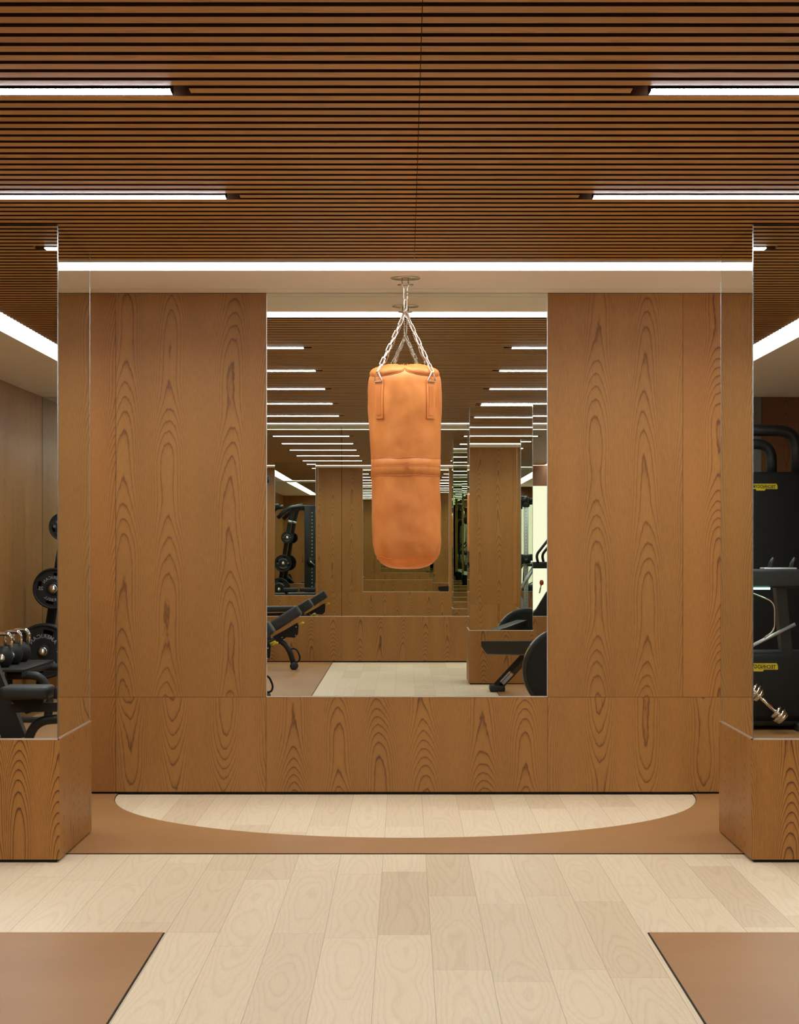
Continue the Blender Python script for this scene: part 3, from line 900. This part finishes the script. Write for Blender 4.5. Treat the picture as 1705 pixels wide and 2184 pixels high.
for i, (tx, ty, who) in enumerate(((-2.89, -0.52, 'against the oak side wall'), (-2.42, -0.52, 'next to the tall black rack'))):
    plate_tree('leaning black plate storage post ' + who, tx, ty)
    for z, R, th, nm, lug, num in ((.394, .225, .05, 'large', 4, '45'), (.90, .166, .045, 'medium', 4, '25'), (1.40, .115, .04, 'small', 3, '10')):
        xx = tx - .10 + .27 * z / 1.7
        lb = f'{nm} black grip plate on the storage post {who}'
        if i == 0:
            q = make_plate(R, th, lug, lb, (xx, ty + .125, z), num)
            if num == '45': P45 = q
            elif num == '25': P25 = q
            else: P10 = q
            if num == '45': dup(q, (xx, ty + .068, z), 'large black grip plate tucked behind another on the post against the oak side wall')
        else:
            src = {'45': P45, '25': P25, '10': P10}[num]
            dup(src, (xx, ty + .125, z), lb)
            dup(src, (xx, ty + .068, z), f'{nm} black grip plate hung second on the post {who}')

# ------------------------------------------------------------------ tall rack with numbered holes
rx, ry = -1.86, -0.42
rack = thing('power_rack', 'tall black power rack upright with a row of pale hole rims', 'power rack', (rx, ry, 0))
mb = MB(); mb.box(rx - .10, rx + .10, ry - .045, ry + .045, .05, 2.02, .006); mb.build('upright', M['charcoal'], rack)
mb = MB(); mb.box(rx - .13, rx + .13, ry - .42, ry + .42, .001, .05, .01); mb.build('foot', M['black'], rack)
mb = MB(); mb.tube(fillet([(rx + .35, ry, 1.98), (rx - .40, ry, 2.0), (rx - .62, ry, 1.78)], .15, 6), .04, 12); mb.build('top_beam', M['charcoal'], rack)
mb = MB()
for k in range(26):
    z = .18 + k * .068
    mb.lathe([(.007, 0), (.0125, 0), (.0125, .004), (.007, .004), (.007, 0)], (rx + .05, ry + .0455, z), 'Y', 14)
mb.build('hole_rims', M['silver'], rack)
mb = MB()
mb.lathe([(0, 0), (.085, 0), (.09, .01), (.09, .05), (.08, .06), (0, .06)], (rx + .03, ry + .047, .93), 'Y', 28)
pul = mb.build('pulley_carriage', M['black'], rack)
mb = MB(); mb.lathe([(0, .062), (.018, .062), (.016, .09), (0, .09)], (rx + .03, ry + .047, .93), 'Y', 16); mb.tube([(rx + .03, ry + .13, .93), (rx + .12, ry + .15, .85)], .006, 8)
mb.build('pull_pin', M['chrome'], pul)
mb = MB(); mb.box(rx + .02, rx + .10, ry + .046, ry + .05, .12, .17); mb.build('badge', M['yellow'], rack)

# ------------------------------------------------------------------ kettlebells on a low rack
kr = thing('kettlebell_rack', 'low black kettlebell rack with curved tube legs by the side wall', 'rack', (-2.83, 1.3, 0))
mb = MB(); mb.box(-3.03, -2.66, .62, 1.75, .365, .385, .004); mb.box(-3.03, -2.66, .62, .64, .33, .364, .003); mb.box(-2.68, -2.66, .641, 1.75, .33, .364, .003)
mb.build('shelf', M['charcoal'], kr)
for yy in (.72, 1.62):
    mb = MB(); mb.tube(fillet([(-2.80, yy, .335), (-2.56, yy, .335), (-2.50, yy, .18), (-2.52, yy, .025)], .12, 7), .03, 12)
    mb.tube([(-2.98, yy, .35), (-2.98, yy, .02)], .03, 12)
    mb.box(-3.04, -2.42, yy - .035, yy + .035, .001, .04, .008)
    mb.build('leg', M['charcoal'], kr)
def make_kettlebell(loc, label):
    x, y, z = loc
    t = thing('kettlebell', label, 'kettlebell', loc, 'kettlebells on the low rack')
    mb = MB()
    pr = [(0.0, 0.0), (.040, 0.0), (.052, .008), (.067, .035), (.074, .068), (.070, .10), (.055, .128), (.03, .145), (0, .15)]
    mb.lathe(pr, (x, y, z), 'Z', 28); mb.build('bell', M['rubber'], t)
    mb = MB(); mb.tube(fillet([(x - .048, y, z + .115), (x - .062, y, z + .20), (x - .04, y, z + .235), (x + .04, y, z + .235), (x + .062, y, z + .20), (x + .048, y, z + .115)], .03, 6), .0155, 12)
    mb.build('handle', M['chrome'], t)
    mb = MB(); mb.lathe([(0.0, .0), (.03, .0), (.03, .002), (0, .002)], (x, y + .0725, z + .066), 'Y', 20); mb.build('weight_disc', M['steel'], t)
    return t
kb = make_kettlebell((-2.86, 1.50, .386), 'kettlebell with chrome handle, at the outer end of its row')
for yy, lb in ((1.16, 'kettlebell with chrome handle, in the middle of its row'), (.86, 'kettlebell with chrome handle, at the end of its row by the weight plates')):
    dup(kb, (-2.86, yy, .386), lb)

# black machine leg beside the bench
mach = thing('preacher_bench', 'black angled machine post with a wide base beside the bench seat', 'bench', (-2.45, 3.3, 0))
mb = MB(); mb.tube([(-2.62, 3.3, .60), (-2.40, 3.3, .05)], .03, sq=(.14, .09)); mb.build('post', M['charcoal'], mach)
mb = MB(); mb.box(-2.75, -2.34, 3.1, 3.5, .001, .05, .008); mb.build('foot', M['black'], mach)
mb = MB(); mb.box(-.2, .2, -.17, .17, -.04, .04, .025, Matrix.Translation((-2.70, 3.3, .64)) @ Matrix.Rotation(.9, 4, 'Y'), 3); mb.build('arm_pad', M['vinyl'], mach)

# ------------------------------------------------------------------ rower with a disc housing
row = thing('rowing_machine', 'black rowing machine with a big round flywheel housing on the right side floor', 'rowing machine', (1.05, 3.6, 0))
dx, dy, dz, R = 1.245, 4.33, .278, .335
def disc_poly(r, zmin, n=72):
    p = []
    a0 = math.asin(max(-1, (zmin - dz) / r))
    for k in range(n + 1):
        a = a0 + (PI - 2 * a0) * k / n
        p.append((dx + r * math.cos(a), dz + r * math.sin(a)))
    return p
MB().prism(disc_poly(R, .012), 'Y', dy - .075, dy + .055).build('housing', M['charcoal'], row, bevel=.012)
MB().prism(disc_poly(R - .028, .03), 'Y', dy + .052, dy + .062).build('side_cover', M['black'], row, bevel=.004)
MB().prism(disc_poly(R - .028, .03), 'Y', dy - .082, dy - .072).build('side_cover', M['black'], row, bevel=.004)
mb = MB(); mb.tube([(dx + (R + .001) * math.cos(a), dy - .01, dz + (R + .001) * math.sin(a)) for a in [math.radians(118 + 26 * k / 10) for k in range(11)]], .01, sq=(.05, .004))
mb.build('rim_inlay', M['silver'], row)
mb = MB()
for k in range(4):
    a = math.radians(150 + k * 3.6)
    mb.box(-.008, .008, -.02, .02, -.001, .0015, 0, Matrix.Translation((dx + (R + .001) * math.cos(a), dy + .0, dz + (R + .001) * math.sin(a))) @ Matrix.Rotation(-a + PI / 2, 4, 'Y'))
mb.build('rim_badge', M['yellow'], row)
e0, e1 = Vector((.735, 2.76, .375)), Vector((1.20, 4.22, .455))
mb = MB()
mb.prism([(2.66, .425), (4.2, .50), (4.2, .38), (2.80, .315), (2.66, .375)], 'X', -.055, .055)
ang = -math.atan2(e1.x - e0.x, e1.y - e0.y)
bmesh.ops.transform(mb.bm, matrix=Matrix.Translation((.735, 2.76, 0)) @ Matrix.Rotation(ang, 4, 'Z') @ Matrix.Translation((0, -2.76, 0)), verts=mb.bm.verts)
mb.build('rail', M['black'], row, bevel=.008)
mb = MB(); mb.tube([(.80, 2.82, .05), (1.06, 3.05, .36)], .02, sq=(.10, .05)); leg = mb.build('leg', M['black'], row, bevel=.004)
lm = Matrix.Translation((.80, 2.82, .05)) 
dv = (Vector((1.06, 3.05, .36)) - Vector((.80, 2.82, .05))).normalized()
nv = Vector((0, 1, 0)); nv = (nv - dv * nv.dot(dv)).normalized(); bv = dv.cross(nv)
mk = lambda o: Matrix(((bv.x, dv.x, nv.x, o.x), (bv.y, dv.y, nv.y, o.y), (bv.z, dv.z, nv.z, o.z), (0, 0, 0, 1)))
base_o = Vector((.80, 2.82, .05)) + nv * .0525
MB().box(-.022, .022, .07, .20, 0, .001, 0, mk(base_o)).build('warning_label', M['paper'], leg)
MB().box(-.022, .022, .2005, .212, 0, .001, 0, mk(base_o)).build('label_heading', M['orange_print'], leg)
mb = MB()
for k in range(9): mb.box(-.019, .019, .078 + k * .013, .081 + k * .013, .001, .0014, 0, mk(base_o))
mb.build('label_text', M['ink'], leg)
mb = MB(); mb.box(.72, .85, 2.70, 2.92, .001, .055, .018); mb.build('foot', M['rubber'], row)

# ------------------------------------------------------------------ cable machine with silver pulley columns
cmx = thing('cable_machine', 'big black cable machine with silver pulley columns and arched tubes', 'cable machine', (2.4, -0.5, 0))
for xx in (1.735, 1.93):
    mb = MB(); mb.box(xx - .035, xx + .035, -.36, -.30, .06, 1.86, .006); colm = mb.build('pulley_column', M['silver'], cmx)
    mb = MB()
    for k in range(34): mb.lathe([(0, 0), (.006, 0), (.006, .0012), (0, .0012)], (xx, -.2998, .14 + k * .05), 'Y', 10)
    mb.build('index_holes', M['ink'], colm)
    mb = MB(); mb.box(xx - .055, xx + .055, -.39, -.27, 1.86, 2.02, .02); mb.lathe([(0, -.07), (.07, -.07), (.07, .07), (0, .07)], (xx - .05, -.33, 1.97), 'X', 20); mb.build('top_joint', M['charcoal'], cmx)
    mb = MB(); mb.box(xx - .07, xx + .07, -.31, -.22, .97, 1.10, .015); mb.lathe([(0, -.03), (.045, -.03), (.045, .03), (0, .03)], (xx, -.2, 1.0), 'X', 18); mb.build('pulley_carriage', M['charcoal'], cmx)
mb = MB(); mb.box(1.55, 3.20, -.62, -.2, .001, .06, .012); mb.build('base', M['black'], cmx)
mb = MB(); mb.tube([(1.70, -.33, 1.96), (2.80, -.42, 1.99)], .035, 12); mb.build('cross_tube', M['charcoal'], cmx)
mb = MB(); mb.box(2.62, 3.165, -.30, -.12, .06, 1.835, .035, None, 4); shr = mb.build('weight_shroud', M['black'], cmx)
def badge(parent, cx, y, z, L, txt='TECHNOGYM'):
    h = L * .2
    poly = [(-L / 2, -h / 2), (-L * .06, -h / 2), (-L * .03, -h * .78), (L * .28, -h * .78), (L * .30, -h / 2), (L / 2, -h / 2), (L / 2, h * .1), (L * .44, h / 2), (-L * .46, h / 2), (-L / 2, h * .1)]
    b_ = MB().prism([(cx - px, z + pz) for px, pz in poly], 'Y', y, y + .002).build('badge', M['yellow'], parent)
    mb = MB(); t, a, b2 = glyphs(txt, h * .78)
    s = L * .86 / (b2 - a)
    mb.merge(t, face_plus_y(cx, y + .0025, z) @ Matrix.Diagonal((s, 1, 1, 1)) @ Matrix.Translation((-(a + b2) / 2, -h * .30, 0)))
    mb.box(cx - L * .43, cx + L * .10, y + .002, y + .003, z + h * .33, z + h * .37)
    mb.box(cx - L * .10, cx + L * .43, y + .002, y + .003, z - h * .40, z - h * .36)
    mb.build('lettering', M['ink'], parent, fix=False)
badge(cmx, 2.85, -.119, 1.718, .215)
for r_, x0, x1 in ((.048, 2.70, 3.13), (.042, 2.62, 2.93)):
    zt = 2.17 if x1 > 3 else 2.06
    mb = MB(); mb.tube(fillet([(x0 - .25, -.22, zt), (x1, -.22, zt), (x1, -.22, 1.80)], .16, 8), r_, 14); mb.build('arched_tube', M['charcoal'], cmx)

# ------------------------------------------------------------------ treadmill with a wide console
tm = thing('treadmill', 'black treadmill with a wide console bar and a green light line', 'treadmill', (2.5, 2.3, 0))
mb = MB(); mb.box(2.16, 2.86, 2.18, 2.32, .965, 1.09, .02, None, 3); con = mb.build('console', M['charcoal'], tm)
mb = MB(); mb.box(2.20, 2.435, 2.316, 2.328, .955, .968); mb.build('light_line', M['green_led'], con)
for xx in (2.455, 2.60):
    mb = MB(); mb.tube([(xx, 2.2, 1.08), (xx + .012, 2.2, 1.13), (xx + .03, 2.2, 1.165)], [.02, .018, .012], 10); mb.build('cup_clip', M['charcoal'], con)
mb = MB(); mb.box(2.40, 2.62, 2.14, 2.30, 1.088, 1.10, .004); mb.build('tray', M['silver'], con)
for xx, x2 in ((2.52, 2.62), (2.20, 2.15)):
    mb = MB(); mb.tube([(xx, 2.2, .98), (x2, 2.12, .10)], .03, sq=(.07, .12)); mb.build('upright', M['charcoal'], tm)
mb = MB(); mb.box(2.1, 2.78, 2.0, 2.22, .06, .54, .05, None, 3); mc = mb.build('motor_cover', M['black'], tm)
badge(mc, 2.40, 2.221, .435, .215)
mb = MB(); mb.box(2.08, 2.80, .45, 2.2, .03, .16, .02); mb.build('deck', M['rubber'], tm)
mb = MB(); mb.box(2.62, 2.80, 2.18, 2.30, .001, .06, .01); mb.box(2.1, 2.25, 2.18, 2.30, .001, .06, .01); mb.box(2.1, 2.2, .5, .7, .001, .05); mb.box(2.68, 2.78, .5, .7, .001, .05); mb.build('foot', M['rubber'], tm)
mb = MB(); mb.tube(fillet([(2.28, 2.28, .95), (2.47, 2.30, .87), (2.47, 2.30, .68), (2.40, 2.30, .63)], .05, 5), .006, 8); mb.build('cable', M['steel'], tm)
mb = MB(); mb.tube([(2.22, 2.24, .52), (2.62, 2.24, .72)], .012, 8); mb.build('brace', M['silver'], tm)
db = thing('chrome_dumbbell', 'small chrome dumbbell leaning below the treadmill badge', 'dumbbell', (2.42, 2.42, .1))
mb = MB()
m0 = Matrix.Translation((2.40, 2.42, .20)) @ Matrix.Rotation(.75, 4, 'Y')
t = bmesh.new(); bmesh.ops.create_cone(t, cap_ends=True, segments=16, radius1=.014, radius2=.014, depth=.20); mb.merge(t, m0 @ Matrix.Rotation(PI / 2, 4, 'Y'), True)
mb.build('grip', M['chrome'], db)
for s in (-1, 1):
    mb = MB()
    for kk, rr in ((.0, .05), (.03, .058), (.055, .05)):
        t = bmesh.new(); bmesh.ops.create_cone(t, cap_ends=True, segments=24, radius1=rr, radius2=rr * .92, depth=.022)
        mb.merge(t, m0 @ Matrix.Translation((s * (.08 + kk), 0, 0)) @ Matrix.Rotation(PI / 2, 4, 'Y'), True)
    mb.build('head', M['chrome'], db)

# ------------------------------------------------------------------ exercise bike behind the rear pillar
bk = thing('exercise_bike', 'dark exercise bike with two curved handlebars and a red knob', 'exercise bike', (1.9, 0.3, 0))
by = 0.30
mb = MB(); mb.prism([(1.34, .33), (1.50, .52), (1.62, .72), (1.70, .74), (1.78, .60), (1.80, .30), (1.70, .22), (1.40, .22)], 'Y', by - .03, by + .03)
mb.build('frame', M['charcoal'], bk, bevel=.012)
mb = MB(); mb.lathe([(0, -.04), (.23, -.04), (.245, -.02), (.245, .02), (.23, .04), (0, .04)], (1.62, by + .075, .30), 'Y', 48); mb.build('flywheel', M['silver'], bk)
mb = MB(); mb.tube([(1.54, by, .70), (1.56, by, .80)], .008, 8); mb.build('knob_stem', M['steel'], bk)
mb = MB(); mb.lathe([(0, -.03), (.022, -.02), (.024, .01), (.015, .03), (0, .032)], (1.565, by, .82), 'Z', 16); mb.build('resistance_knob', M['red'], bk)
mb = MB(); mb.box(1.40, 1.78, by - .05, by + .05, .985, 1.06, .012); mb.build('handlebar_bridge', M['charcoal'], bk)
for off in (0.0, .07):
    mb = MB(); mb.tube(fillet([(1.52 + off, by - .05 + off, 1.05), (1.50 + off, by - .05 + off, 1.14), (1.66 + off, by - .03 + off, 1.34)], .1, 6), .016, 10); mb.build('handlebar', M['rubber'], bk)
mb = MB(); mb.tube([(1.70, by, .66), (1.66, by, 1.0)], .03, 12); mb.build('handlebar_post', M['silver'], bk)
mb = MB(); mb.tube([(1.78, by, .52), (2.02, by, .92)], .03, 12); mb.build('seat_post', M['silver'], bk)
mb = MB(); mb.prism([(-.13, 0), (.13, 0), (.14, .03), (.06, .06), (-.12, .045)], 'Y', -.07, .07); bmesh.ops.transform(mb.bm, matrix=Matrix.Translation((2.03, by, .92)), verts=mb.bm.verts); mb.build('saddle', M['vinyl'], bk, bevel=.015)
mb = MB(); mb.tube([(1.42, by, .26), (1.42, by, .06)], .03, 10); mb.tube([(1.78, by, .30), (1.95, by, .06)], .03, 10); mb.build('stay', M['charcoal'], bk)
mb = MB(); mb.box(1.36, 1.48, by - .26, by + .26, .001, .06, .015); mb.box(1.89, 2.01, by - .26, by + .26, .001, .06, .015); mb.build('foot', M['rubber'], bk)
